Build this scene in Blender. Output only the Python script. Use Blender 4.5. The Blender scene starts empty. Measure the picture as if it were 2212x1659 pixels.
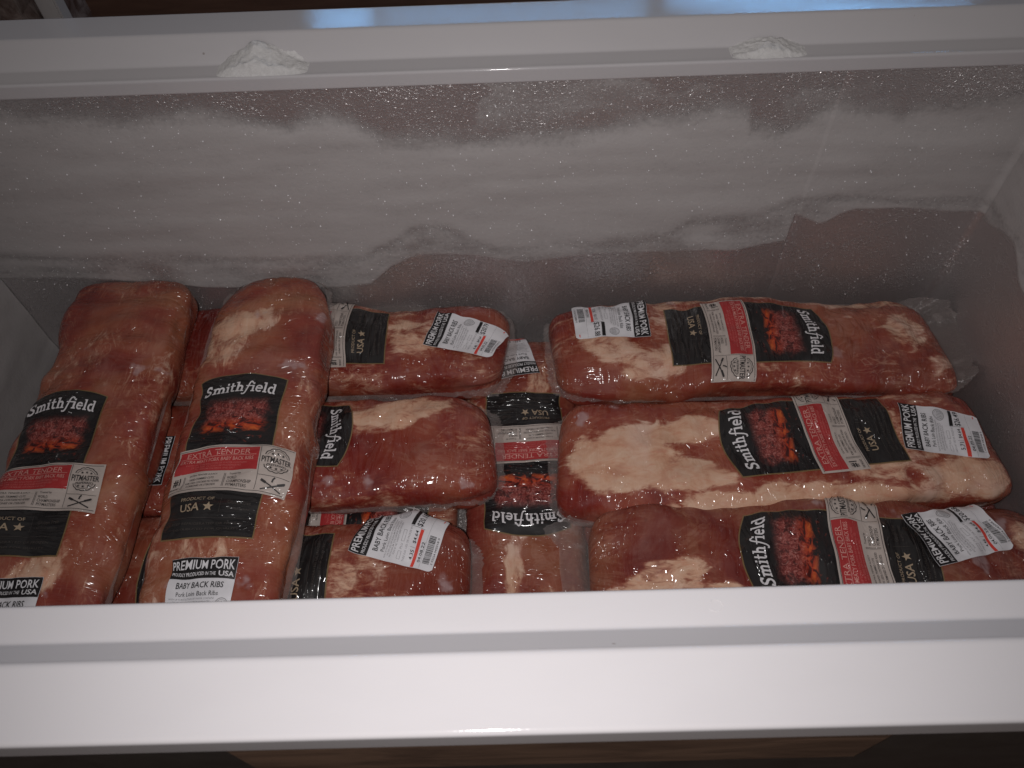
import bpy, bmesh, math, random
import numpy as np
from mathutils import Matrix, Vector
R = math.radians
random.seed(7)
scene = bpy.context.scene
COL = scene.collection

# ------------------------------------------------------------------ camera
TH, PSI, ROLL, HC = R(54.6456), R(1.1157), R(2.6375), 0.37993
fh = Vector((-math.sin(PSI), math.cos(PSI), 0)); zz = Vector((0, 0, 1))
fwd = math.cos(TH)*fh - math.sin(TH)*zz
upv = math.sin(TH)*fh + math.cos(TH)*zz
rgt = fwd.cross(upv)
r2 = math.cos(ROLL)*rgt - math.sin(ROLL)*upv
u2 = math.sin(ROLL)*rgt + math.cos(ROLL)*upv
cd = bpy.data.cameras.new('camera'); cam = bpy.data.objects.new('camera', cd); COL.objects.link(cam)
m = Matrix((r2, u2, -fwd)).transposed().to_4x4(); m.translation = Vector((0, 0, HC))
cam.matrix_world = m
cd.sensor_fit = 'HORIZONTAL'; cd.sensor_width = 36.0; cd.lens = 36.0*1661/2212
cd.clip_start = 0.01; cd.clip_end = 100
cd.dof.use_dof = True; cd.dof.focus_distance = .72; cd.dof.aperture_fstop = 15
scene.camera = cam

# ------------------------------------------------------------------ light
world = bpy.data.worlds.new('World'); scene.world = world; world.use_nodes = True
bg = world.node_tree.nodes['Background']; bg.inputs['Color'].default_value = (1.0, 0.93, 0.90, 1); bg.inputs['Strength'].default_value = 0.15

def area(name, loc, aim, sx, sy, energy, col, shape='RECTANGLE'):
    l = bpy.data.lights.new(name, 'AREA'); l.shape = shape; l.size = sx; l.size_y = sy; l.energy = energy; l.color = col
    o = bpy.data.objects.new(name, l); COL.objects.link(o); o.location = loc
    o.rotation_euler = (Vector(aim)-Vector(loc)).to_track_quat('-Z', 'Y').to_euler()
    return o
# phone flash beside the lens
fl = bpy.data.lights.new('phone_flash', 'SPOT'); fl.energy = 9.4; fl.color = (1.0, 0.96, 0.955); fl.shadow_soft_size = .0045
fl.spot_size = R(112); fl.spot_blend = 1.0
fo = bpy.data.objects.new('phone_flash', fl); COL.objects.link(fo); fo.location = (-0.03, -0.005, HC+0.022)
fo.rotation_euler = (Vector((0.02, 0.43, -0.27))-fo.location).to_track_quat('-Z', 'Y').to_euler()
# bluish daylight of a far window, mirrored in the rear rim
area('window_daylight', (1.20, 3.1, 1.385), (0.2, 0.6, 0.0), 1.25, 0.06, 3.2, (0.20, 0.52, 1.0))
area('window_daylight', (0.02, 3.1, 1.385), (0.0, 0.6, 0.0), 1.10, 0.06, 1.2, (0.20, 0.52, 1.0))
area('window_daylight', (-0.69, 3.1, 1.375), (0.0, 0.6, 0.0), 0.24, 0.06, 0.55, (0.20, 0.52, 1.0))
scene.view_settings.view_transform = 'Standard'; scene.view_settings.look = 'None'
scene.view_settings.gamma = 1; scene.view_settings.use_curve_mapping = False; scene.view_settings.exposure = 0

# ------------------------------------------------------------------ helpers
def link(o, parent=None):
    COL.objects.link(o)
    if parent is not None: o.parent = parent
    return o
def meshobj(name, verts, faces, mat, parent=None, smooth=True, uvs=None):
    me = bpy.data.meshes.new(name)
    me.from_pydata([tuple(map(float, v)) for v in verts], [], [tuple(map(int, f)) for f in faces])
    if uvs is not None:
        for nm, arr in uvs.items():
            l = me.uv_layers.new(name=nm); idx = np.empty(len(me.loops), dtype=np.int32)
            me.loops.foreach_get('vertex_index', idx)
            l.data.foreach_set('uv', np.asarray(arr, dtype=np.float32)[idx].ravel())
    if smooth: me.polygons.foreach_set('use_smooth', [True]*len(me.polygons))
    if mat: me.materials.append(mat)
    me.update()
    return link(bpy.data.objects.new(name, me), parent)
def empty(name, loc=(0, 0, 0), rot=(0, 0, 0)):
    o = bpy.data.objects.new(name, None); o.location = loc; o.rotation_euler = rot; o.empty_display_size = .02
    return link(o)
def tag(o, label=None, cat=None, group=None, kind=None):
    if label: o['label'] = label
    if cat: o['category'] = cat
    if group: o['group'] = group
    if kind: o['kind'] = kind
    return o

def _h(i, j, k):
    n = (i*374761393 + j*668265263 + k*2147483647) & 0xffffffff
    n = ((n ^ (n >> 13))*1274126177) & 0xffffffff
    return ((n ^ (n >> 16)) & 0xffff)/65535.0
def vn(x, y, z=0.0):
    x, y, z = np.broadcast_arrays(np.asarray(x, float), np.asarray(y, float), np.asarray(z, float))
    i, j, k = np.floor(x).astype(np.int64), np.floor(y).astype(np.int64), np.floor(z).astype(np.int64)
    f = [x-i, y-j, z-k]; f = [t*t*t*(t*(6*t-15)+10) for t in f]; out = 0
    for a in (0, 1):
        for b in (0, 1):
            for c in (0, 1):
                w = (f[0] if a else 1-f[0])*(f[1] if b else 1-f[1])*(f[2] if c else 1-f[2])
                out = out + w*_h(i+a, j+b, k+c)
    return out*2-1
def fbm(x, y, z=0.0, o=4):
    s, a = 0, 1.0
    for q in range(o):
        s = s + a*vn(x*2**q+17*q, y*2**q-9*q, z); a *= .5
    return s

# ------------------------------------------------------------------ materials
def newmat(name):
    mt = bpy.data.materials.new(name); mt.use_nodes = True
    nt = mt.node_tree; return mt, nt, nt.nodes['Principled BSDF']
class G:
    def __init__(s, nt): s.nt = nt; s.n = nt.nodes; s.l = nt.links
    def new(s, t, **k):
        n = s.n.new(t)
        for a, b in k.items(): setattr(n, a, b)
        return n
    def put(s, sock, v):
        if hasattr(v, 'is_output'): s.l.new(v, sock)
        elif v is not None: sock.default_value = v
    def math(s, op, a, b=None, c=None, clamp=False):
        n = s.new('ShaderNodeMath', operation=op, use_clamp=clamp)
        s.put(n.inputs[0], a); s.put(n.inputs[1], b) if b is not None else None
        s.put(n.inputs[2], c) if c is not None else None
        return n.outputs[0]
    def uv(s, nm): return s.new('ShaderNodeUVMap', uv_map=nm).outputs[0]
    def obj(s): return s.new('ShaderNodeTexCoord').outputs['Object']
    def mapping(s, v, loc=(0, 0, 0), rot=(0, 0, 0), sc=(1, 1, 1)):
        n = s.new('ShaderNodeMapping'); s.put(n.inputs[0], v)
        n.inputs[1].default_value = loc; n.inputs[2].default_value = rot; n.inputs[3].default_value = sc
        return n.outputs[0]
    def noise(s, v, scale, detail=3, rough=.5, dist=0, dim='3D'):
        n = s.new('ShaderNodeTexNoise', noise_dimensions=dim); s.put(n.inputs['Vector'], v)
        n.inputs['Scale'].default_value = scale; n.inputs['Detail'].default_value = detail
        n.inputs['Roughness'].default_value = rough; n.inputs['Distortion'].default_value = dist
        return n.outputs[0]
    def voro(s, v, scale, feature='F1', rnd=1):
        n = s.new('ShaderNodeTexVoronoi', feature=feature); s.put(n.inputs['Vector'], v)
        n.inputs['Scale'].default_value = scale; n.inputs['Randomness'].default_value = rnd
        return n
    def ss(s, v, a, b):
        n = s.new('ShaderNodeMapRange', interpolation_type='SMOOTHSTEP'); s.put(n.inputs[0], v)
        s.put(n.inputs[1], a); s.put(n.inputs[2], b); return n.outputs[0]
    def mix(s, f, a, b):
        n = s.new('ShaderNodeMix', data_type='RGBA'); s.put(n.inputs[0], f)
        s.put(n.inputs[6], a if hasattr(a, 'is_output') else (*a, 1)); s.put(n.inputs[7], b if hasattr(b, 'is_output') else (*b, 1))
        return n.outputs[2]
    def ramp(s, v, stops):
        n = s.new('ShaderNodeValToRGB'); s.put(n.inputs[0], v); e = n.color_ramp.elements
        while len(e) < len(stops): e.new(.5)
        for x, (p, c) in zip(e, stops): x.position = p; x.color = (*c, 1)
        return n.outputs[0]
    def bump(s, h, dist, strength=1, normal=None):
        n = s.new('ShaderNodeBump'); s.put(n.inputs['Height'], h); n.inputs['Distance'].default_value = dist
        n.inputs['Strength'].default_value = strength
        if normal is not None: s.put(n.inputs['Normal'], normal)
        return n.outputs[0]

def film_coat(g, b, weight=1.0, rough=0.13):
    """tight vacuum film over whatever is below: clear coat with creases"""
    v = g.uv('film')
    n1 = g.noise(g.mapping(v, sc=(1, .26, 1)), 38, 2, .5, 1.0)
    r1 = g.math('POWER', g.math('SUBTRACT', 1.0, g.math('ABSOLUTE', g.math('MULTIPLY_ADD', n1, 5.0, -2.5)), clamp=True), 3)
    n2 = g.noise(g.mapping(v, loc=(3, 1, 0), rot=(0, 0, .45), sc=(1, .25, 1)), 62, 2, .5, 1.0)
    r2_ = g.math('POWER', g.math('SUBTRACT', 1.0, g.math('ABSOLUTE', g.math('MULTIPLY_ADD', n2, 7.0, -3.6)), clamp=True), 3)
    area_ = g.ss(g.noise(v, 15, 2), .36, .56)
    h = g.math('ADD', g.math('MULTIPLY', r1, g.math('ADD', area_, .12)), g.math('MULTIPLY', r2_, g.math('MULTIPLY', area_, .8)))
    h = g.math('ADD', h, g.math('MULTIPLY', g.noise(g.mapping(v, sc=(1, .5, 1)), 30, 1), 1.0))
    sx = g.new('ShaderNodeSeparateXYZ'); g.put(sx.inputs[0], v)
    endw = g.ss(g.math('ABSOLUTE', sx.outputs[0]), .135, .205)
    pleat = g.noise(g.mapping(v, loc=(0, 3, 0), sc=(.22, 1.2, 1)), 95, 2, .5, .8)
    h = g.math('ADD', h, g.math('MULTIPLY', g.math('MULTIPLY', pleat, endw), 1.1))
    nb = g.bump(h, .0040, 1.0)
    b.inputs['Coat Weight'].default_value = weight; b.inputs['Coat Roughness'].default_value = rough
    b.inputs['Coat IOR'].default_value = 1.5
    g.l.new(nb, b.inputs['Coat Normal'])
    return nb

def mat_meat():
    mt, nt, b = newmat('vacuum_packed_pork'); g = G(nt)
    v0 = g.uv('film'); rnd = g.new('ShaderNodeObjectInfo').outputs['Random']
    cmb = g.new('ShaderNodeCombineXYZ'); g.put(cmb.inputs[2], g.math('MULTIPLY', rnd, 3.0)); g.put(cmb.inputs[0], g.math('MULTIPLY', rnd, 1.7))
    va = g.new('ShaderNodeVectorMath', operation='ADD'); g.put(va.inputs[0], v0); g.put(va.inputs[1], cmb.outputs[0]); v = va.outputs[0]
    fat = g.new('ShaderNodeAttribute', attribute_name='fat').outputs['Fac']
    n1 = g.noise(g.mapping(v, sc=(1, 1.7, 1)), 38, 7, .62, .9)
    n2 = g.noise(g.mapping(v, sc=(1, .55, 1)), 16, 4, .55, .6)
    n3 = g.noise(g.mapping(v, sc=(.45, 2.2, 1)), 95, 4, .6, 1.2)
    mus = g.ramp(n2, [(.28, (.150, .014, .012)), (.45, (.220, .027, .019)), (.58, (.265, .052, .030)), (.74, (.33, .105, .055))])
    mus = g.mix(g.math('MULTIPLY', g.ss(n3, .55, .75), .20), mus, (.40, .16, .11))
    mus = g.mix(g.math('MULTIPLY', g.ss(g.noise(v, 140, 3), .62, .78), .35), mus, (.10, .008, .010))
    n4 = g.noise(g.mapping(v, loc=(2, 7, 0), rot=(0, 0, .5), sc=(.6, 1.5, 1)), 120, 5, .65, 1.0)
    nb_ = g.noise(g.mapping(v, loc=(1, 4, 2)), 11, 3, .5, .5)
    mk = g.math('ADD', fat, g.math('MULTIPLY_ADD', n1, 1.5, -.75))
    mk = g.math('ADD', mk, g.math('MULTIPLY_ADD', n4, .9, -.45))
    mask = g.ss(mk, .42, .92)
    # thin marbling veins
    vein = g.math('SUBTRACT', 1.0, g.math('ABSOLUTE', g.math('MULTIPLY_ADD', g.noise(g.mapping(v, loc=(5, 2, 1), sc=(.8, 1.3, 1)), 24, 5, .6, 1.4), 16.0, -8.0)), clamp=True)
    vmask = g.math('MULTIPLY', vein, g.ss(n2, .40, .60))
    seam = g.math('POWER', g.math('SUBTRACT', 1.0, g.math('ABSOLUTE', g.math('MULTIPLY_ADD', g.noise(g.mapping(v, loc=(4, 1, 3), rot=(0, 0, .35), sc=(.7, 1.4, 1)), 30, 3, .5, 2.2), 22.0, -11.0)), clamp=True), 1.5)
    seam = g.math('MULTIPLY', seam, g.math('MULTIPLY', g.ss(g.noise(v, 14, 2), .46, .60), g.ss(mk, .05, .40)))
    mask = g.math('MAXIMUM', mask, g.math('MAXIMUM', g.math('MULTIPLY', vmask, .12), g.math('MULTIPLY', seam, .34)))
    fcol = g.ramp(n1, [(.25, (.50, .22, .13)), (.5, (.66, .39, .26)), (.75, (.74, .52, .38))])
    fcol = g.mix(g.math('MULTIPLY', g.ss(n4, .50, .72), .55), fcol, (.60, .24, .15))
    fcol = g.mix(g.math('MULTIPLY', g.ss(nb_, .5, .7), .6), fcol, (.76, .56, .47))
    mus = g.mix(g.math('MULTIPLY', g.ss(nb_, .45, .70), .40), mus, (.36, .12, .06))
    tone = g.new('ShaderNodeObjectInfo').outputs['Color']
    tm = g.new('ShaderNodeMix', data_type='RGBA', blend_type='MULTIPLY'); tm.inputs[0].default_value = 1.0; g.l.new(mus, tm.inputs[6]); g.l.new(tone, tm.inputs[7]); mus = tm.outputs[2]
    c = g.mix(mask, mus, fcol)
    c = g.mix(g.math('MULTIPLY', g.ss(mk, .26, .50), .40), c, g.mix(mask, (.33, .085, .045), fcol))
    c = g.mix(g.math('MULTIPLY', g.ss(g.noise(g.mapping(v, loc=(9, 3, 1)), 21, 4, .6, .8), .48, .74), .26), c, (.42, .22, .18))
    c = g.mix(g.math('MULTIPLY', g.ss(g.noise(v, 210, 4, .7), .58, .76), .14), c, (.55, .26, .18))
    # pale patches of ice and trapped liquid under the film
    vv = g.new('ShaderNodeVectorMath', operation='ADD'); g.put(vv.inputs[0], g.mapping(v, sc=(1, .7, 1)))
    nn = g.new('ShaderNodeTexNoise'); g.put(nn.inputs['Vector'], v); nn.inputs['Scale'].default_value = 70
    sc = g.new('ShaderNodeVectorMath', operation='SCALE'); g.put(sc.inputs[0], nn.outputs[1]); sc.inputs['Scale'].default_value = .022
    g.put(vv.inputs[1], sc.outputs[0])
    vo = g.voro(vv.outputs[0], 30)
    sel = g.math('GREATER_THAN', g.new('ShaderNodeSeparateColor').outputs[0], 2)
    spc = g.new('ShaderNodeSeparateColor'); g.put(spc.inputs[0], vo.outputs['Color'])
    sp = g.math('MULTIPLY', g.ss(vo.outputs['Distance'], .26, .10), g.ss(spc.outputs[0], .66, .72))
    c = g.mix(g.math('MULTIPLY', sp, .50), c, (.52, .40, .41))
    g.put(b.inputs['Base Color'], c); b.inputs['Roughness'].default_value = .55
    b.inputs['Specular IOR Level'].default_value = .2
    film_coat(g, b)
    return mt
def mat_print(name, col, rough=.5, coat=True, cr=.12):
    mt, nt, b = newmat(name); g = G(nt)
    n = g.noise(g.uv('film') if coat else g.obj(), 160, 3)
    g.put(b.inputs['Base Color'], g.mix(g.math('MULTIPLY', n, .35), col, tuple(min(1, c*1.35+.003) for c in col)))
    b.inputs['Roughness'].default_value = rough; b.inputs['Specular IOR Level'].default_value = .25
    if coat: film_coat(g, b, .9, cr)
    return mt
def mat_picture():
    mt, nt, b = newmat('printed_ribs_picture'); g = G(nt)
    u = g.uv('pic'); sep = g.new('ShaderNodeSeparateXYZ'); g.put(sep.inputs[0], u); x, y = sep.outputs[0], sep.outputs[1]
    n = g.noise(u, 4, 4, .6, .4); nf = g.noise(g.mapping(u, rot=(0, 0, .5), sc=(1, .5, 1)), 26, 5, .7, 1.5); nm = g.noise(u, 9, 5, .6, .8)
    xe = g.math('ADD', x, g.math('MULTIPLY_ADD', n, .30, -.15)); ye = g.math('ADD', y, g.math('MULTIPLY_ADD', nm, .26, -.13))
    slab = g.math('MULTIPLY', g.math('MULTIPLY', g.ss(xe, .06, .20), g.ss(xe, .95, .80)), g.math('MULTIPLY', g.ss(ye, .20, .34), g.ss(ye, .95, .74)))
    low = g.ss(ye, .58, .30)
    top = g.ramp(nf, [(.30, (.030, .006, .007)), (.44, (.17, .018, .016)), (.55, (.32, .075, .06)), (.68, (.48, .25, .23))])
    fl = g.ramp(nm, [(.32, (.12, .006, .004)), (.48, (.42, .035, .010)), (.66, (.60, .11, .02)), (.8, (.72, .26, .05))])
    c = g.mix(low, top, fl)
    dark = g.math('MULTIPLY', g.ss(nm, .52, .36), .8)
    c = g.mix(dark, c, (.03, .004, .004))
    ember = g.math('MULTIPLY', g.ss(g.noise(u, 12, 3), .60, .70), g.ss(ye, .40, .15))
    bgc = g.mix(g.math('MULTIPLY', ember, .5), (.010, .008, .009), (.25, .035, .02))
    bgc = g.mix(g.math('MULTIPLY', g.ss(nm, .5, .8), .3), bgc, (.05, .012, .012))
    g.put(b.inputs['Base Color'], g.mix(slab, bgc, c)); b.inputs['Roughness'].default_value = .5; b.inputs['Specular IOR Level'].default_value = .25
    film_coat(g, b, .9, .12)
    return mt
def mat_paper(name, col):
    mt, nt, b = newmat(name); g = G(nt)
    n = g.noise(g.uv('film'), 60, 4)
    g.put(b.inputs['Base Color'], g.mix(g.ss(n, .35, .7), col, tuple(c*.9 for c in col)))
    b.inputs['Roughness'].default_value = .42; b.inputs['Specular IOR Level'].default_value = .35
    g.put(b.inputs['Normal'], g.bump(g.noise(g.uv('film'), 55, 3), .0008, .6))
    return mt
def mat_film():
    mt, nt, b = newmat('clear_plastic_film'); g = G(nt)
    out = nt.nodes['Material Output']
    tr = g.new('ShaderNodeBsdfTransparent'); tr.inputs[0].default_value = (.93, .91, .90, 1)
    b.inputs['Base Color'].default_value = (.55, .48, .46, 1); b.inputs['Roughness'].default_value = .14
    b.inputs['Specular IOR Level'].default_value = .7
    o = g.obj()
    h = g.math('ADD', g.noise(g.mapping(o, sc=(1, .35, 1)), 120, 3, .6, 1.2), g.math('MULTIPLY', g.noise(o, 40, 2), 2))
    g.put(b.inputs['Normal'], g.bump(h, .0016, 1))
    mx = g.new('ShaderNodeMixShader')
    fr = g.new('ShaderNodeLayerWeight'); fr.inputs[0].default_value = .35
    fac = g.math('ADD', .15, g.math('MULTIPLY', fr.outputs['Facing'], .30))
    fac = g.math('ADD', fac, g.math('MULTIPLY', g.ss(g.noise(o, 70, 4, .6), .5, .7), .14))
    g.put(mx.inputs[0], fac); g.l.new(tr.outputs[0], mx.inputs[1]); g.l.new(b.outputs[0], mx.inputs[2]); g.l.new(mx.outputs[0], out.inputs[0])
    return mt
def mat_plastic(name, col, rough, spec=.5, dirt=.12):
    mt, nt, b = newmat(name); g = G(nt); o = g.obj()
    n = g.noise(g.mapping(o, sc=(.5, 1.5, 1.5)), 9, 6, .6)
    c = g.mix(g.math('MULTIPLY', g.ss(n, .45, .75), dirt), col, tuple(q*.72 for q in col))
    sp = g.voro(o, 75); spc = g.new('ShaderNodeSeparateColor'); g.put(spc.inputs[0], sp.outputs['Color'])
    speck = g.math('MULTIPLY', g.ss(sp.outputs['Distance'], .10, .06), g.ss(spc.outputs[0], .965, .975))
    c = g.mix(g.math('MULTIPLY', speck, .7), c, (.25, .22, .20))
    g.put(b.inputs['Base Color'], c)
    g.put(b.inputs['Roughness'], g.math('MULTIPLY_ADD', g.noise(o, 30, 4), .08, rough-.04)); b.inputs['Specular IOR Level'].default_value = spec
    g.put(b.inputs['Normal'], g.bump(g.noise(o, 700, 2), .0002, .15))
    return mt
def mat_liner():
    mt, nt, b = newmat('embossed_aluminium_liner'); g = G(nt); o = g.obj()
    n = g.noise(o, 330, 2, .5, .9); big = g.noise(o, 7, 4)
    r = g.math('ABSOLUTE', g.math('MULTIPLY_ADD', n, 4, -2))
    g.put(b.inputs['Base Color'], g.mix(big, (.58, .55, .55), (.70, .67, .67)))
    b.inputs['Metallic'].default_value = .76
    g.put(b.inputs['Roughness'], g.math('MULTIPLY_ADD', big, .12, .23))
    g.put(b.inputs['Normal'], g.bump(g.math('MULTIPLY', g.math('MINIMUM', r, 1), g.math('MULTIPLY_ADD', g.ss(g.noise(o, 16, 3), .38, .66), .5, .60)), .0006, .85))
    return mt
def mat_frost():
    mt, nt, b = newmat('frost'); g = G(nt); o = g.obj(); out = nt.nodes['Material Output']
    a = g.new('ShaderNodeAttribute', attribute_name='cover').outputs['Fac']
    n = g.noise(o, 260, 3, .65); n2 = g.noise(g.mapping(o, sc=(.5, 1, 2)), 30, 5, .6)
    cov = g.math('ADD', a, g.math('ADD', g.math('MULTIPLY_ADD', n, .55, -.275), g.math('MULTIPLY_ADD', n2, .6, -.30)))
    fac = g.math('MULTIPLY', g.ss(cov, .05, 1.05), .93)
    g.put(b.inputs['Base Color'], g.mix(n2, (.44, .415, .41), (.54, .515, .51)))
    b.inputs['Roughness'].default_value = .75; b.inputs['Specular IOR Level'].default_value = .2
    g.put(b.inputs['Normal'], g.bump(g.math('ADD', n, g.math('MULTIPLY', n2, .5)), .0007, .5))
    tr = g.new('ShaderNodeBsdfTransparent'); mx = g.new('ShaderNodeMixShader')
    g.put(mx.inputs[0], fac); g.l.new(tr.outputs[0], mx.inputs[1]); g.l.new(b.outputs[0], mx.inputs[2]); g.l.new(mx.outputs[0], out.inputs[0])
    return mt
def mat_simple(name, c1, c2, scale, rough, spec=.3, bump=.001, sc=(1, 1, 1), metal=0):
    mt, nt, b = newmat(name); g = G(nt); o = g.mapping(g.obj(), sc=sc)
    n = g.noise(o, scale, 6, .6, .6)
    g.put(b.inputs['Base Color'], g.mix(g.ss(n, .3, .7), c1, c2)); b.inputs['Roughness'].default_value = rough
    b.inputs['Specular IOR Level'].default_value = spec; b.inputs['Metallic'].default_value = metal
    g.put(b.inputs['Normal'], g.bump(n, bump, .6))
    return mt

MEAT = mat_meat(); FILM = mat_film(); PIC = mat_picture()
BLACK = mat_print('printed_black', (.012, .0105, .011)); GOLD = mat_print('printed_gold', (.20, .125, .055))
CREAM = mat_print('printed_cream', (.50, .43, .39)); RED = mat_print('printed_red', (.40, .030, .032))
WHITEP = mat_print('printed_white', (.70, .68, .70)); PINK = mat_print('printed_pale_red', (.62, .30, .26)); DIMRED = mat_print('printed_dim_red', (.52, .12, .11))
INK = mat_print('printed_dark_ink', (.030, .026, .026)); TAN = mat_print('printed_tan', (.38, .29, .20)); DIM = mat_print('printed_dim_grey', (.06, .05, .045))
PAPER = mat_paper('sticker_paper', (.78, .77, .80)); SINK = mat_paper('sticker_ink', (.016, .014, .015)); SRED = mat_paper('sticker_red', (.75, .07, .05)); SGREY = mat_paper('sticker_grey_print', (.33, .32, .33))
SWHITE = mat_paper('sticker_white_print', (.76, .75, .77))
RIM = mat_plastic('white_rim_plastic', (.525, .508, .52), .09)
LINER = mat_liner(); FROST = mat_frost()
SNOW = mat_simple('loose_frost', (.60, .59, .585), (.70, .69, .685), 220, .8, .2, .002)
SHELL = mat_simple('dark_freezer_shell', (.028, .027, .026), (.045, .043, .040), 40, .35, .4, .0002)
BROWNM = mat_simple('mottled_brown', (.085, .050, .034), (.15, .09, .06), 28, .8, .15, .002, (.5, 1, 1.5))
FLOORM = mat_simple('dark_wood_floor', (.085, .040, .025), (.16, .08, .05), 5, .5, .3, .002, (.4, 2.5, 1))
WALLM = mat_simple('dim_room_wall', (.10, .085, .075), (.14, .12, .105), 6, .8, .2, .002)
POSTM = mat_plastic('white_painted_post', (.62, .60, .60), .4)
WRAPM = mat_simple('wrapped_bundle', (.10, .06, .05), (.34, .28, .26), 26, .12, .9, .004)
ICE, _nt, _b = newmat('ice_crystal'); _b.inputs['Base Color'].default_value = (.9, .9, .92, 1); _b.inputs['Roughness'].default_value = .22; _b.inputs['Specular IOR Level'].default_value = 1.0

# ------------------------------------------------------------------ room
def box(name, x0, x1, y0, y1, z0, z1, mat, parent=None, bev=0.0):
    bm = bmesh.new(); bmesh.ops.create_cube(bm, size=1)
    for v in bm.verts: v.co = Vector((x0+(v.co.x+.5)*(x1-x0), y0+(v.co.y+.5)*(y1-y0), z0+(v.co.z+.5)*(z1-z0)))
    if bev: bmesh.ops.bevel(bm, geom=bm.edges[:], offset=bev, segments=2, affect='EDGES')
    me = bpy.data.meshes.new(name); bm.to_mesh(me); bm.free(); me.materials.append(mat)
    return link(bpy.data.objects.new(name, me), parent)
FZ = -0.86
tag(box('floor', -4, 4, -2, 4, FZ-.05, FZ, FLOORM), kind='structure')
tag(box('wall', -4, 4, 3.3, 3.4, FZ, 2.0, WALLM), kind='structure')

# ------------------------------------------------------------------ freezer
YF, YR, XL, XR = 0.13984, 0.59984, -0.575, 0.4845
FLOOR = -0.385
freezer = empty('chest_freezer', (0, .37, FZ))
tag(freezer, 'open white-rimmed chest freezer with frosted metal lining holding packed meat', 'chest freezer')
def fz(o): o.parent = freezer; o.matrix_parent_inverse = Matrix.Translation((0, -.37, -FZ)); return o
def fillet(pts, r, n=4):
    out = [pts[0]]
    for i in range(1, len(pts)-1):
        p, a, b_ = np.array(pts[i]), np.array(pts[i-1]), np.array(pts[i+1])
        da, db = (a-p)/np.linalg.norm(a-p), (b_-p)/np.linalg.norm(b_-p)
        rr = r[i] if isinstance(r, (list, tuple)) else r
        s, e = p+da*rr, p+db*rr
        out.append(tuple(s+da*.0004))
        for k in range(n+1):
            t = k/n; out.append(tuple((1-t)**2*s+2*t*(1-t)*p+t*t*e))
        out.append(tuple(e+db*.0004))
    out.append(pts[-1]); return out
prof = fillet([(.012, -.0145), (0, -.0141), (0, 0), (.0204, 0), (.0354, .0203), (.0711, .0203), (.0711, -.001), (.060, -.003)],
              [0, .002, .0022, .0016, .0022, .0026, .0015, 0])
def rr_loop(o, rc=.035, n=8):
    x0, x1, y0, y1 = XL-o, XR-o+2*o, YF-o, YR+o; r = rc+o; pts = []
    for cx, cy, a0 in ((x1-r, y1-r, 0), (x0+r, y1-r, 90), (x0+r, y0+r, 180), (x1-r, y0+r, 270)):
        for k in range(n+1):
            a = R(a0+90*k/n); pts.append((cx+r*math.cos(a), cy+r*math.sin(a)))
    return pts
V, Fc = [], []
for o, z in prof:
    V += [(x, y, z) for x, y in rr_loop(o, .012)]
nl = len(rr_loop(0, .012))
for i in range(len(prof)-1):
    for j in range(nl):
        k = (j+1) % nl; Fc.append((i*nl+j, i*nl+k, (i+1)*nl+k, (i+1)*nl+j))
fz(meshobj('rim', V, Fc, RIM))
# outer shell below the rim
V, Fc = [], []
for o, z in ((.062, .004), (.062, FZ)):
    V += [(x, y, z) for x, y in rr_loop(o, .012)]
for j in range(nl):
    k = (j+1) % nl; Fc.append((j, k, nl+k, nl+j))
fz(meshobj('outer_shell', V, Fc, SHELL))
# metal lining
LO = .004
YW = YR+LO; XW = XR+LO-.001; XWL = XL-LO; YWF = YF-LO
def strip(name, pts, mat, z0=FLOOR, z1=-.010, nz=2):
    V, Fc = [], []; n = len(pts)
    for k in range(nz):
        z = z0+(z1-z0)*k/(nz-1); V += [(x, y, z) for x, y in pts]
    for k in range(nz-1):
        for j in range(n-1): Fc.append((k*n+j, k*n+j+1, (k+1)*n+j+1, (k+1)*n+j))
    return fz(meshobj(name, V, Fc, mat, smooth=True))
SEAM = .292
rc = .010
corner = [(XW-rc+rc*math.sin(R(t)), YW-.001-rc+rc*math.cos(R(t))) for t in range(0, 91, 10)]
strip('lining_panel', [(XWL, YW), (SEAM+.02, YW)], LINER)
strip('lining_panel', [(SEAM, YW-.0002), (SEAM+.0008, YW-.001), (SEAM+.01, YW-.001)] + corner + [(XW, YWF)], LINER)
strip('lining_panel', [(XW, YWF), (XWL, YWF)], LINER)
strip('lining_panel', [(XWL, YWF), (XWL, YW)], LINER)
fz(meshobj('lining_floor', [(XWL, YWF, FLOOR), (XW, YWF, FLOOR), (XW, YW, FLOOR), (XWL, YW, FLOOR)], [(0, 1, 2, 3)], LINER, smooth=False))
# thin brown strip on the front, standing for a blurred brown band there
cb = box('brown_strip', -.150, .176, .0735, .0765, -.085, -.0055, BROWNM, bev=.001)
tag(cb, 'narrow brown strip on the dark freezer front just below white rim', 'cardboard')

# ------------------------------------------------------------------ frost on the lining

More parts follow.
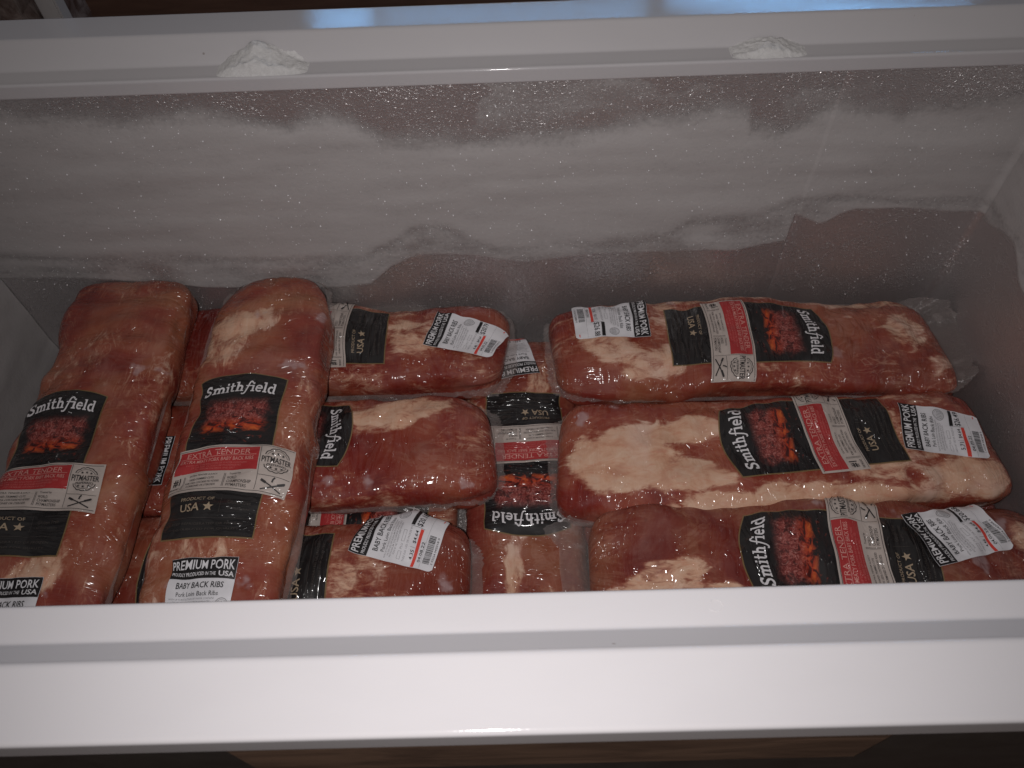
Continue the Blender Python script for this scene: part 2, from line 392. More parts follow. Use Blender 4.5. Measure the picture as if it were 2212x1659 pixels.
UP = [(-.6, -.016), (-.453, -.02), (-.434, -.023), (-.396, -.029), (-.357, -.036), (-.303, -.035), (-.279, -.028), (-.251, -.031), (-.229, -.041), (-.205, -.048), (-.195, -.04), (-.169, -.036), (-.146, -.044), (-.119, -.064), (-.09, -.066), (-.047, -.069), (-.001, -.07), (.042, -.065), (.094, -.053), (.146, -.046), (.187, -.04), (.215, -.046), (.221, -.063), (.251, -.071), (.274, -.056), (.291, -.044), (.343, -.044), (.356, -.056), (.373, -.052), (.407, -.049), (.457, -.039), (.49, -.036)]
LOA = [(-.6, -.205), (-.561, -.208), (-.476, -.219), (-.364, -.221), (-.27, -.228), (-.168, -.229), (-.134, -.209), (-.106, -.189), (-.072, -.189), (-.049, -.206), (-.02, -.223), (.011, -.223), (.056, -.218), (.086, -.218), (.161, -.209), (.183, -.193), (.231, -.189), (.254, -.185), (.284, -.168), (.323, -.164), (.371, -.168), (.421, -.172), (.49, -.176)]
LOB = [(-.6, -.237), (-.486, -.241), (-.354, -.262), (-.215, -.27), (-.167, -.267), (-.139, -.238), (-.106, -.223), (-.075, -.223), (-.04, -.228), (-.015, -.234), (.011, -.239), (.062, -.232), (.113, -.229), (.163, -.23), (.24, -.231), (.264, -.225), (.2905, -.219), (.2915, -.181), (.321, -.195), (.328, -.191), (.337, -.183), (.352, -.176), (.398, -.175), (.424, -.179), (.458, -.185), (.49, -.184)]
def ip(tab, x): a = np.array(tab); return np.interp(x, a[:, 0], a[:, 1])
def sstep(a, b_, x): t = np.clip((x-a)/(b_-a), 0, 1); return t*t*(3-2*t)
def frost_cover(x, z, up, la, lb):
    w = .0034*fbm(x*24, z*24, 3.1, 4)+.0012*fbm(x*110, z*110, 1.7, 3)
    main = sstep(-.018, .026, up-(z+w))*sstep(-.010, .020, (z+w*.4)-la)
    thin = sstep(-.0015, .004, (z+w*.25)-lb)*sstep(.010, -.006, z-la)
    rimf = .46*sstep(.0, .02, z-up)*sstep(.05, .35, fbm(x*14, z*20, 9.2, 4)+.15)
    return np.clip(main*1.05+thin*.74*(1+.3*fbm(x*20, z*20, 5, 3))+rimf, 0, 1.1)
def frost_sheet(name, n_u, n_z, pos, ucoord, up, la, lb, label, zlow=-.30):
    uu = np.linspace(0, 1, n_u); zz_ = np.linspace(zlow, -.0125, n_z)
    U, Z = np.meshgrid(uu, zz_)
    X = ucoord(U)
    cov = frost_cover(X, Z, up(X), la(X), lb(X))
    th = .0006+cov*(.0016+.0013*fbm(X*5, Z*30, 2.0, 2)+.0001*fbm(X*60, Z*60, 4.0, 3))
    th = np.maximum(th, .0004)
    P = pos(U, Z, th).reshape(-1, 3)
    idx = np.arange(n_u*n_z).reshape(n_z, n_u)
    q = np.stack([idx[:-1, :-1], idx[:-1, 1:], idx[1:, 1:], idx[1:, :-1]], -1).reshape(-1, 4)
    cf = cov.reshape(-1); q = q[cf[q].max(1) > .06]
    o = meshobj(name, P, q, FROST)
    at = o.data.attributes.new('cover', 'FLOAT', 'POINT'); at.data.foreach_set('value', cf.astype(np.float32))
    return tag(o, label, 'frost', kind='stuff'), X, Z, cov, th
def pos_rear(U, Z, th):
    X = XWL+.0004+U*(XW-.0012-XWL-.0004)
    base = np.where(X > SEAM, YW-.001, YW); dx = np.clip(X-(XW-rc), 0, rc); base = base-(rc-np.sqrt(rc*rc-dx*dx))
    return np.stack([X, base-th, Z], -1)
_, FX, FZZ, FCOV, FTH = frost_sheet('frost', 620, 180, pos_rear, lambda U: XWL+.0004+U*(XW-.0012-XWL-.0004),
    lambda x: ip(UP, x), lambda x: ip(LOA, x), lambda x: ip(LOB, x), 'thick grey-white frost coating the rear lining panel of the freezer')
def pos_right(U, Z, th): Y = .15+U*(YW-.009-.15); return np.stack([XW-th, Y, Z], -1)
frost_sheet('frost', 240, 160, pos_right, lambda U: .15+U*(YW-.0025-.15), lambda y: -.036+0*y, lambda y: -.170+.006*np.sin(y*40), lambda y: -.178+.010*np.sin(y*60),
    'thin frost on the end lining panel beside the stacked packages')
def pos_left(U, Z, th): Y = .15+U*(YW-.0006-.15); return np.stack([XWL+th, Y, Z], -1)
frost_sheet('frost', 200, 130, pos_left, lambda U: .15+U*(YW-.0025-.15), lambda y: -.022+0*y, lambda y: -.42+0*y, lambda y: -.43+0*y,
    'frost on the end lining panel behind the crossing packages', FLOOR+.002)
# glittering ice crystals
rs = np.random.RandomState(4)
def crystals(name, n, size, label, sel):
    V, Fc = [], []; c = 0
    while c < n:
        j, i = rs.randint(0, FX.shape[0]), rs.randint(0, FX.shape[1])
        if rs.rand() > sel(FCOV[j, i]): continue
        x, z = FX[j, i]+rs.uniform(-1, 1)*.0008, FZZ[j, i]
        y = (YW-.001 if x > SEAM else YW)-FTH[j, i]-.0002
        nrm = rs.normal(size=3)*.55+np.array([0, -.75, .55]); nrm /= np.linalg.norm(nrm)
        t = np.cross(nrm, rs.normal(size=3)); t /= np.linalg.norm(t); b_ = np.cross(nrm, t)
        r = size*rs.uniform(.5, 1.3); p = np.array([x, y, z]); k = len(V)
        V += [p+nrm*r*.6+t*r, p+nrm*r*.6-t*r*.5+b_*r*.8, p+nrm*r*.6-t*r*.5-b_*r*.8, p-nrm*r]
        Fc += [(k, k+1, k+2), (k, k+3, k+1), (k+1, k+3, k+2), (k+2, k+3, k)]; c += 1
    tag(meshobj(name, V, Fc, ICE, smooth=False), label, 'ice', kind='stuff')
crystals('ice_crystals', 2600, .00042, 'scattered glittering ice crystals on the frosted rear lining', lambda c: .30 if c > .8 else (1.0 if c > .12 else .45))
crystals('ice_crystals', 420, .00085, 'sparse larger sparkling ice grains across the frosted rear lining', lambda c: .5 if c > .3 else .2)

def lump(name, cx, w, h, d, seed, label, skew=0.0):
    """loose frost resting on the rim ledge against the rise"""
    n, mm = 64, 26; V, Fc = [], []
    for i in range(n):
        for j in range(mm):
            u, v = i/(n-1)*2-1, j/(mm-1)
            x = cx+u*w; y = YR+.0015+v*d
            e = max(0, 1-abs(u-skew*(1-abs(u)))**1.3)**1.15*(.55+.45*math.sin(min(1, v*1.15)*math.pi*.5))*min(1, v*5)
            nz = float(fbm(u*3.2+seed, v*2.5, seed, 4))
            hh = h*e*(1+.20*nz)+.0006*float(fbm(u*14+seed, v*7, seed, 3))*(e > .06)
            base = 0 if v*d < .0190 else (v*d-.0190)*1.35
            V.append((x, y+.002*nz*e, -.0003+max(hh, base*.98 if hh < base else hh)))
    for i in range(n-1):
        for j in range(mm-1): Fc.append((i*mm+j, (i+1)*mm+j, (i+1)*mm+j+1, i*mm+j+1))
    return tag(meshobj(name, V, Fc, SNOW), label, 'frost lump', 'clumps of loose frost on the rear rim')
lump('frost_clump', -.215, .041, .0150, .026, 2.3, 'tall jagged clump of loose white frost on the rear rim ledge', -.15)
lump('frost_clump', .221, .034, .0080, .022, 7.7, 'low rounded clump of loose white frost on the rear rim ledge', 0)

# ------------------------------------------------------------------ text shapes
_cache = {}
def glyphs(txt, bold=0.0, shear=0.0):
    key = (txt, bold, shear)
    if key in _cache: return _cache[key]
    cu = bpy.data.curves.new('t', 'FONT'); cu.body = txt; cu.size = 1; cu.offset = bold; cu.shear = shear; cu.resolution_u = 2; cu.fill_mode = 'FRONT'
    ob = bpy.data.objects.new('t', cu); COL.objects.link(ob)
    dg = bpy.context.evaluated_depsgraph_get(); me = bpy.data.meshes.new_from_object(ob.evaluated_get(dg))
    v = np.array([w.co[:2] for w in me.vertices]); f = [tuple(p.vertices) for p in me.polygons]
    bpy.data.objects.remove(ob); bpy.data.curves.remove(cu); bpy.data.meshes.remove(me)
    lo, hi = v.min(0), v.max(0); v = (v-(lo+hi)/2)/(hi-lo)
    # split long triangle edges so the print follows the curved pack
    asp = (hi-lo); v = v.tolist(); lim = .16
    tri = [(q[0], q[i], q[i+1]) for q in f for i in range(1, len(q)-1)]; mids = {}
    def ln(a, b_): return math.hypot((v[a][0]-v[b_][0])*asp[0], (v[a][1]-v[b_][1])*asp[1])
    done = []
    while tri:
        a, b_, c = tri.pop(); e = max(((ln(a, b_), a, b_, c), (ln(b_, c), b_, c, a), (ln(c, a), c, a, b_)))
        if e[0] < lim*3 or len(txt) > 13: done.append((a, b_, c)); continue
        _, p, q, r = e; k = (min(p, q), max(p, q))
        if k not in mids: mids[k] = len(v); v.append([(v[p][0]+v[q][0])/2, (v[p][1]+v[q][1])/2])
        mm = mids[k]; tri += [(p, mm, r), (mm, q, r)]
    f = done; v = np.array(v)
    _cache[key] = (v, f); return _cache[key]
class Shapes:
    """flat print collected in label coordinates (x right, y up, metres)"""
    def __init__(s): s.v = []; s.f = []; s.k = 0
    def add(s, v, f, z=0.0):
        b = s.k; v = np.asarray(v, float)
        s.v += [(a, c, z) for a, c in v]; s.f += [tuple(b+i for i in q) for q in f]; s.k += len(v); return s
    def text(s, t, x, y, w, h, bold=.006, shear=0):
        v, f = glyphs(t, bold, shear); return s.add(v*np.array([w, h])+np.array([x, y]), f)
    def rect(s, x0, x1, y0, y1, z=0.0, step=.005, f=None):
        nx, ny = max(1, int(abs(x1-x0)/step)), max(1, int(abs(y1-y0)/step))
        X, Y = np.meshgrid(np.linspace(x0, x1, nx+1), np.linspace(y0, y1, ny+1))
        if f: X, Y = f(X, Y)
        idx = np.arange((nx+1)*(ny+1)).reshape(ny+1, nx+1)
        return s.add(np.stack([X, Y], -1).reshape(-1, 2), np.stack([idx[:-1, :-1], idx[:-1, 1:], idx[1:, 1:], idx[1:, :-1]], -1).reshape(-1, 4), z)
    def frame(s, x0, x1, y0, y1, t):
        s.rect(x0, x1, y0, y0+t); s.rect(x0, x1, y1-t, y1); s.rect(x0, x0+t, y0+t, y1-t); return s.rect(x1-t, x1, y0+t, y1-t)
    def poly(s, pts, z=0.0): return s.add(pts, [tuple(range(len(pts)))], z)
    def star(s, x, y, r):
        p = [(x+r*(1 if k % 2 == 0 else .42)*math.sin(k*math.pi/5), y+r*(1 if k % 2 == 0 else .42)*math.cos(k*math.pi/5)) for k in range(10)]
        return s.add(p+[(x, y)], [(k, (k+1) % 10, 10) for k in range(10)])
    def stroke(s, pts, w, z=0.0, res=None):
        pts = np.array(pts, float); sl = np.concatenate([[0], np.cumsum(np.linalg.norm(np.diff(pts, axis=0), axis=1))])
        if res:
            tq = np.union1d(sl, np.linspace(0, sl[-1], max(2, int(sl[-1]/res)+1))); pts = np.stack([np.interp(tq, sl, pts[:, 0]), np.interp(tq, sl, pts[:, 1])], 1)
        d = np.gradient(pts, axis=0); d /= np.linalg.norm(d, axis=1)[:, None]+1e-9
        n = np.stack([-d[:, 1], d[:, 0]], 1)*w/2; k = len(pts)
        return s.add(np.concatenate([pts+n, pts-n]), [(i, i+1, k+i+1, k+i) for i in range(k-1)], z)
    def ring(s, x, y, r, w, a0=0, a1=360, n=28, scal=0):
        t = np.radians(np.linspace(a0, a1, n)); rr = r*(1+scal*np.abs(np.sin(t*7)))
        return s.stroke(np.stack([x+rr*np.cos(t), y+rr*np.sin(t)], 1), w)
    def warp(s, fn): s.v = [(*fn(a, b_), z) for a, b_, z in s.v]; return s

def arc(cx, cy, rx, ry, a0, a1, n=9): return [(cx+rx*math.cos(R(a0+(a1-a0)*k/(n-1))), cy+ry*math.sin(R(a0+(a1-a0)*k/(n-1)))) for k in range(n)]
def slab_word():
    """the word on the pack, in heavy slab serif strokes; x-height 1"""
    S = Shapes(); x = [0.0]; zc = [0]
    def st(p, w=.24):
        zc[0] += 1; S.stroke([(a+x[0], b_) for a, b_ in p], w, (zc[0] % 6)*.00003, .22)
    def bar(x0, x1, y, h=.17): st([(x0, y), (x1, y)], h)
    def stem(cx, y0, y1, foot=True, head=True):
        st([(cx, y0), (cx, y1)], .27)
        if foot: bar(cx-.27, cx+.27, y0+.085)
        if head: bar(cx-.30, cx, y1-.085)
    st([(.90, 1.18), (.80, 1.36), (.58, 1.44), (.34, 1.40), (.20, 1.22), (.24, 1.0), (.44, .84), (.68, .72), (.86, .54), (.88, .30), (.72, .12), (.48, .07), (.26, .14), (.15, .34)], .27)
    st([(.93, 1.46), (.93, 1.06)], .13); st([(.12, .46), (.12, .03)], .13); x[0] += 1.2
    def m_(n):
        stem(.28, 0, 1)
        for k in range(n):
            cx = .28+.56*k; st([(cx, .62)]+arc(cx+.28, .66, .28, .25, 170, 0, 8)+[(cx+.56, .1)], .25); bar(cx+.34, cx+.80, .085)
    m_(2); x[0] += 1.72
    stem(.30, 0, 1); st([(.17, 1.28), (.43, 1.28)], .24); x[0] += .66
    st([(.28, 1.38), (.28, .3)]+arc(.50, .28, .22, .20, 180, 320, 7), .25); bar(.0, .68, .92); x[0] += .80
    stem(.28, 0, 1.5); st([(.28, .62)]+arc(.56, .66, .28, .25, 170, 0, 8)+[(.84, .1)], .25); bar(.62, 1.10, .085); x[0] += 1.10
    st([(1.10, 1.36), (1.04, 1.52), (.88, 1.58), (.72, 1.48), (.62, 1.22), (.46, .45), (.34, -.12), (.20, -.40), (.0, -.46), (-.12, -.34)], .20); bar(.22, 1.02, .90, .15); x[0] += .98
    stem(.30, 0, 1); st([(.17, 1.28), (.43, 1.28)], .24); x[0] += .64
    st([(.14, .52), (.86, .52), (.84, .70)]+arc(.50, .62, .34, .30, 15, 180, 8)+arc(.50, .40, .36, .33, 180, 320, 8), .22); x[0] += 1.0
    stem(.30, 0, 1.5); x[0] += .66
    st(arc(.48, .50, .34, .42, 60, 300, 12), .25); st([(.86, .05), (.86, 1.5)], .27); bar(.56, .86, 1.415); bar(.86, 1.10, .085); x[0] += 1.1
    v = np.array(S.v); S.v = [((a-x[0]/2)/x[0], (b_-.52)/x[0], z) for a, b_, z in v]
    return S
WORD = slab_word()

# ------------------------------------------------------------------ package surface
class Pack:
    def __init__(s, L, W, T, seed, n=4.0, ke=8.5, lump=.0026, bow=0.0, taper=(1, 1), skew=(0, 0)):
        s.skew = skew
        s.L, s.W, s.T, s.seed, s.n, s.ke, s.lump, s.bow, s.taper = L, W, T, seed, n, ke, lump, bow, taper
        tq = np.linspace(-1, 1, 6001); ph = math.pi/2+math.pi*np.sign(tq)*np.abs(tq)**3; y, z = s.sec(ph, W/2, T/2)
        d = np.concatenate([[0], np.cumsum(np.hypot(np.diff(y), np.diff(z)))]); mid = d[3000]
        s.ph_tab, s.a_tab = ph, -(d-mid)            # a>0 is the label's right
        s.per = d[-1]
    def sec(s, ph, w, t):
        c, q = np.cos(ph), np.sin(ph)
        return w*np.sign(c)*np.abs(c)**(2/s.n), t*np.sign(q)*np.abs(q)**(2/(s.n*.82))
    def phi(s, a): return np.interp(-np.asarray(a), -s.a_tab, s.ph_tab)   # right side: cos>0
    def raw(s, S_, ph, fine=False):
        t = np.clip(np.abs(2*S_/s.L), 0, 1); tt = (2*S_/s.L)
        ew = (1-t**s.ke)**(1/s.ke*1.6); et = (1-t**(s.ke*.9))**(1/2.4)
        f = (S_/s.L+.5); tp = s.taper[0]*(1-f)+s.taper[1]*f
        wob = 1+.05*vn(S_*14, s.seed*3.3, 2.0)+.03*vn(S_*38, s.seed*3.3, 8.0)
        y, z = s.sec(ph, s.W/2*ew*tp*wob, s.T/2*et)
        y = y+.004*vn(S_*7, s.seed, 5.0)
        c, q = s.sec(ph, 1.0, 1.0)
        nz = .0042*vn(S_*11+s.seed*5, c*1.1, q*1.1+s.seed)+.0008*np.clip(q, 0, 1)*np.sin(S_*2*math.pi/.027+2*vn(S_*9, c*1.5, s.seed))*(.6+.6*vn(S_*8+3, c*2, s.seed+4))+s.lump*(vn(S_*26+s.seed*7, c*2.2, q*2.2+s.seed)+.45*vn(S_*60+s.seed, c*4.2, q*3.0))
        pw = np.clip((t-.70)/.24, 0, 1)**2
        nz = nz*np.minimum(1, et*1.3)+(pw*et*(.0013*vn(S_*16+s.seed, c*7, q*5)+.0006*vn(S_*40, c*13+s.seed, q*9)) if fine else 0)
        S2 = S_+y*(s.skew[0]*np.clip(-tt, 0, 1)**4+s.skew[1]*np.clip(tt, 0, 1)**4)
        return np.stack([y+c*nz, S2, z+q*nz+s.bow*(2*S_/s.L)**2+s.T/2], -1)
    def pt(s, S_, a, off=0.0):
        S_ = np.asarray(S_, float); ph = s.phi(a); lim = s.L/2*.992; over = np.clip(np.abs(S_)-lim, 0, 1); Sc = np.clip(S_, -lim, lim)
        p = s.raw(Sc, ph); e = 6e-4
        du = s.raw(np.clip(Sc+e, -lim, lim), ph)-s.raw(np.clip(Sc-e, -lim, lim), ph); dv = s.raw(Sc, ph+.002)-s.raw(Sc, ph-.002)
        nr = np.cross(du, dv); nr = nr/(np.linalg.norm(nr, axis=-1, keepdims=True)+1e-12)
        ctr = np.stack([0*Sc, Sc, 0*Sc+s.T/2], -1); sg = np.sign(np.sum(nr*(p-ctr), -1, keepdims=True)); nr = nr*np.where(sg == 0, 1, sg)
        p = p+nr*np.asarray(off)[..., None] if np.ndim(off) else p+nr*off
        p[..., 1] += np.sign(S_)*over*.55; p[..., 2] -= over*.8
        return p
def blob_fat(S_, A, blobs):
    f = .16+.34*fbm(S_*9+3, A*16, 4.2+len(blobs), 3)
    for (cs, ca, rs_, ra, rot, st) in blobs:
        c, q = math.cos(R(rot)), math.sin(R(rot)); x, y = S_-cs, A-ca
        d = np.sqrt(((x*c+y*q)/rs_)**2+((-x*q+y*c)/ra)**2)
        f = np.maximum(f, st*sstep(1.35, .6, d))
    return f

GROUP = 'vacuum packs of pork ribs in the freezer'
def put(pk, root_or_part, name, sh, mat, fr, off, extra=None, pic=None):
    """lay a Shapes set on the pack surface"""
    s0, a0, rho = fr; v = np.array(sh.v); c, q = math.cos(R(rho)), math.sin(R(rho))
    A = a0+v[:, 0]*c+v[:, 1]*q; S_ = s0-v[:, 0]*q+v[:, 1]*c
    of = off+v[:, 2]
    if extra is not None: of = of+extra(v[:, 0], v[:, 1])
    P = pk.pt(S_, A, of); uv = {'film': np.stack([S_, A], 1)}
    if pic: x0, x1, y0, y1 = pic; uv['pic'] = np.stack([(v[:, 0]-x0)/(x1-x0), (v[:, 1]-y0)/(y1-y0)], 1)
    return meshobj(name, P, sh.f, mat, root_or_part, smooth=True, uvs=uv)

def printed_label(pk, root, fr, full=True):
    arch = lambda x, y: (x, y-.0085*(x/.041)**2*np.clip((y-.02)/.066, 0, 1))
    sag = lambda x, y: (x, y-.0035*(x/.05)**2)
    b_ = put(pk, root, 'printed_label', Shapes().rect(-.0422, .0422, -.0872, .0872, f=arch, step=.002), GOLD, fr, .0006)
    b_['label'] = 'black printed label with a picture of grilled ribs'
    put(pk, b_, 'black_panel', Shapes().rect(-.041, .041, -.086, .086, f=arch, step=.002), BLACK, fr, .0009)
    w = Shapes(); w.v = [(x*.069-.001, y*.078+.0685, z) for x, y, z in WORD.v]; w.f = WORD.f
    w.warp(lambda x, y: (x, y-.0085*(x/.041)**2*.85)); put(pk, b_, 'brand_lettering', w, WHITEP, fr, .0016)
    put(pk, b_, 'picture', Shapes().rect(-.0395, .0395, .007, .061, step=.003), PIC, fr, .0011, pic=(-.0395, .0395, .007, .061))
    put(pk, b_, 'cream_band', Shapes().rect(-.0465, .0625, -.0425, .0045, step=.002, f=sag), CREAM, fr, .0013)
    put(pk, b_, 'red_panel', Shapes().rect(-.0445, .0318, -.0215, .0018, step=.002, f=sag), RED, fr, .0016)
    t = Shapes(); t.text('EXTRA TENDER', -.0064, -.0030, .062, .0052, .0).text('EXTRA MEATY PORK BABY BACK RIBS', -.0064, -.0098, .069, .0036, .004)
    t.rect(-.042, .030, -.0067, -.0063).warp(lambda x, y: (x, y-.0035*(x/.05)**2))
    put(pk, b_, 'red_panel_lettering', t, PINK, fr, .0022)
    t = Shapes()
    for k, q in enumerate(('WITH UP TO 8% SOLUTION OF WATER CONTAINS', '2% OR LESS OF SODIUM PHOSPHATES', 'POTASSIUM CHLORIDE AND SALT')): t.text(q, -.006, -.0140-.0026*k, .058-.010*k, .0017, .01)
    t.warp(lambda x, y: (x, y-.0035*(x/.05)**2)); put(pk, b_, 'small_print', t, DIMRED, fr, .0022)
    t = Shapes()
    t.rect(-.0455, .0615, .0024, .0029).rect(-.0455, .0615, -.0408, -.0403)
    t.text('#1', -.0405, -.0290, .0068, .0085, .03).text('RIB BRAND', -.0405, -.0365, .009, .0022, .02)
    t.rect(-.0338, -.0334, -.0385, -.0245).rect(-.0327, -.0323, -.0385, -.0245)
    for k, q in enumerate(('EXTRA TENDER & JUICY', 'HAND-TRIMMED CUTS', 'PORK USDA CONTAINS NO ADDED', 'HORMONES OR STEROIDS')): t.text(q, -.0145-.001*(k == 1), -.0256-.0036*k, (.026, .023, .032, .027)[k], .0021, .015)
    t.rect(.0045, .0049, -.0385, -.0245).rect(.0056, .0060, -.0385, -.0245)
    t.text('Trusted by', .0145, -.0256, .011, .0026, .01)
    for k, q in enumerate(('WORLD', 'CHAMPIONSHIP', 'PITMASTERS')): t.text(q, (.0123, .0185, .0170)[k], -.0296-.0037*k, (.009, .021, .0175)[k], .0028, .01)
    # badge
    t.rect(.0330, .0334, -.0395, .0018).rect(.0338, .0610, -.0262, -.0258)
    bx, by = .0475, -.0110
    t.ring(bx, by, .0112, .0008, 25, 155, 26, .06).ring(bx, by, .0098, .0004, 28, 152).ring(bx, by, .0112, .0008, 205, 335, 26, .06).ring(bx, by, .0098, .0004, 208, 332)
    t.text('PITMASTER', bx, by+.0005, .0255, .0058, .02).text('PREFERRED', bx, by-.0045, .016, .0020, .02)
    for k in (-1, 0, 1): t.star(bx+k*.0045, by+.0068-.0008*abs(k), .0016).star(bx+k*.0045, by-.0080+.0008*abs(k), .0016)
    t.stroke([(bx-.0105, -.0300), (bx-.002, -.0336), (bx+.009, -.0385)], .0012).stroke([(bx+.0105, -.0296), (bx+.001, -.0340), (bx-.0095, -.0385)], .0013, .0001)
    t.stroke([(bx+.004, -.0325), (bx+.010, -.0300)], .0022, .0002).stroke([(bx-.006, -.0320), (bx-.0105, -.0300)], .0022, .0002)
    t.stroke([(bx-.001, -.0310), (bx-.0005, -.0285), (bx+.0008, -.0268)], .0014)
    t.warp(lambda x, y: (x, y-.0035*(x/.05)**2)); put(pk, b_, 'band_lettering', t, INK, fr, .0022)
    t = Shapes().text('PRODUCT OF', -.0120, -.0513, .0290, .0030, .004).text('USA', -.0170, -.0592, .0190, .0072, .012).star(-.0008, -.0592, .0044)
    put(pk, b_, 'origin_lettering', t, TAN, fr, .0016)
    t = Shapes().rect(.0085, .0088, -.064, -.049).text('Gluten Free', .0240, -.0545, .020, .0036, 0).text('No added hormones', .0240, -.0600, .020, .0022, 0)
    t.rect(-.036, .036, -.0692, -.0689).text('KEEP REFRIGERATED OR FROZEN', 0, -.0745, .060, .0022, 0).text('DISTRIBUTED FOR QUALITY', 0, -.0795, .056, .0020, 0)
    put(pk, b_, 'faint_lettering', t, DIM, fr, .0015)
    return b_

def price_sticker(pk, root, fr, price, wt, unit, date, crumple=.0003, seed=1):
    ex = lambda x, y: crumple*(1.2+fbm(x*60+seed, y*60, seed*1.3, 3))+.0011*np.clip((np.abs(y)-.033)/.0065, 0, 1)**2
    W, H = .0285, .0395
    def rc(X, Y):   # rounded far corners
        e = np.clip((-Y-(H-.004))/.004, 0, 1); return X*(1-.10*e**2.2), Y
    b_ = put(pk, root, 'price_sticker', Shapes().rect(-W, W, -H, H, step=.002, f=rc), PAPER, fr, .0022, ex)
    b_['label'] = 'white price sticker with black heading, marked $'+price
    put(pk, b_, 'heading_panel', Shapes().rect(-W+.0002, W-.0002, .0222, H-.0003, step=.002), SINK, fr, .0026, ex)
    t = Shapes().text('PREMIUM PORK', 0, .0337, .0535, .0072, .012).text('PROUDLY PRODUCED IN THE', -.0075, .0262, .0385, .0032, .01).text('USA', .0205, .0264, .0130, .0046, .02)
    put(pk, b_, 'heading_lettering', t, SWHITE, fr, .0033, ex)
    t = Shapes().text('BABY BACK RIBS', -.001, .0165, .0410, .0052, .012).text('Pork Loin Back Ribs', -.002, .0097, .0370, .0034, .002)
    t.rect(.0085, W-.001, -.0125, -.0092).text(price if price[0] == '$' else '$'+price, .0180, -.0172, .0185, .0062, .010)
    t.text(wt, -.0165, -.0168, .0090, .0033, .008).text('$'+unit, -.0010, -.0168, .0110, .0033, .008).rect(.0075, .0078, -.0228, -.0095).rect(-.0100, -.0098, -.0190, -.0140)
    t.text(date, -.0120, -.0252, .0190, .0030, .008)
    rb = random.Random(seed); x = -.0215
    while x < .0045:
        wd = rb.choice((.0003, .0005, .0008)); t.rect(x, x+wd, -.0352, -.0292); x += wd+rb.choice((.0004, .0006))
    t.text('2 02224 '+date[:2]+price.replace('.', '')+' 0', -.0085, -.0372, .0260, .0016, .006)
    put(pk, b_, 'black_lettering', t, SINK, fr, .0028, ex)
    t = Shapes()
    for k, q in enumerate(('WITH UP TO 8% SOLUTION OF WATER, CONTAINS', '2% OR LESS OF SODIUM PHOSPHATES', 'POTASSIUM CHLORIDE AND SALT', 'SOLD BY NET WEIGHT KEEP FROZEN')): t.text(q, -.006, .0058-.0024*k, (.040, .034, .036, .030)[k], .0016, .01)
    t.ring(.0205, .0010, .0052, .0007).ring(.0205, .0010, .0040, .0004)
    for k in (-2, -1, 0, 1, 2): t.rect(.0205+k*.0014-.0003, .0205+k*.0014+.0003, -.0022, .0040-.0006*abs(k))
    t.frame(-.024, -.0165, -.0078, -.0048, .0003).text('PLU', -.0120, -.0063, .0050, .0020, .006).frame(-.0075, .0025, -.0078, -.0048, .0003)
    t.text('TARE 0.00  USE OR FREEZE BY', -.009, -.0108, .032, .0017, .006).rect(-W+.001, W-.001, -.0276, -.0274)
    put(pk, b_, 'grey_small_print', t, SGREY, fr, .0026, ex)
    put(pk, b_, 'red_stripe', Shapes().rect(-W+.0003, .0070, -.0222, -.0192), SRED, fr, .0026, ex)
    put(pk, b_, 'red_mark', Shapes().rect(.0225, .0262, -.0362, -.0354), SRED, fr, .0026, ex)
    return b_

def film_edge(pk, root, end_lo, end_hi, side, seed, zig=True, lift=(0, 0)):
    """flat welded film sticking out round the pack at mid height"""
    n = 220; V, Fc = [], []; L, W = pk.L/2, pk.W/2; rows = 5
    for i in range(n):
        t = 2*math.pi*i/n; c, q = math.cos(t), math.sin(t)
        px, py = W*.93*math.copysign(abs(c)**.30, c), L*.985*math.copysign(abs(q)**.30, q)
        wy = max(0, min(1, (abs(q)-.55)/.30)); e = end_hi if q > 0 else end_lo
        ext = side*(1-wy)+e*wy
        ext *= 1+.30*float(vn(t*5+seed, seed, .5))
        if zig and wy > .5: ext += .0010*(1 if i % 2 else -1)
        nx, ny = c*(1-wy*.75), q*wy+q*.1*(1-wy); nl_ = math.hypot(nx, ny); nx /= nl_; ny /= nl_
        for r in range(rows):
            f = r/(rows-1)
            wav = .0040*f*float(vn(t*9+seed, f*2, seed))+.0012*float(vn(t*40, f*3, seed))
            V.append((px+nx*ext*f, py+ny*ext*f, pk.T*(.52-.12*f*wy)+f*wy*(lift[1] if q > 0 else lift[0])*(1+.5*float(vn(t*4, seed, 3)))+wav+pk.bow*(py/L)**2))
    for i in range(n):
        k = (i+1) % n
        for r in range(rows-1): Fc.append((i*rows+r, k*rows+r, k*rows+r+1, i*rows+r+1))
    return meshobj('film_edge', V, Fc, FILM, root)

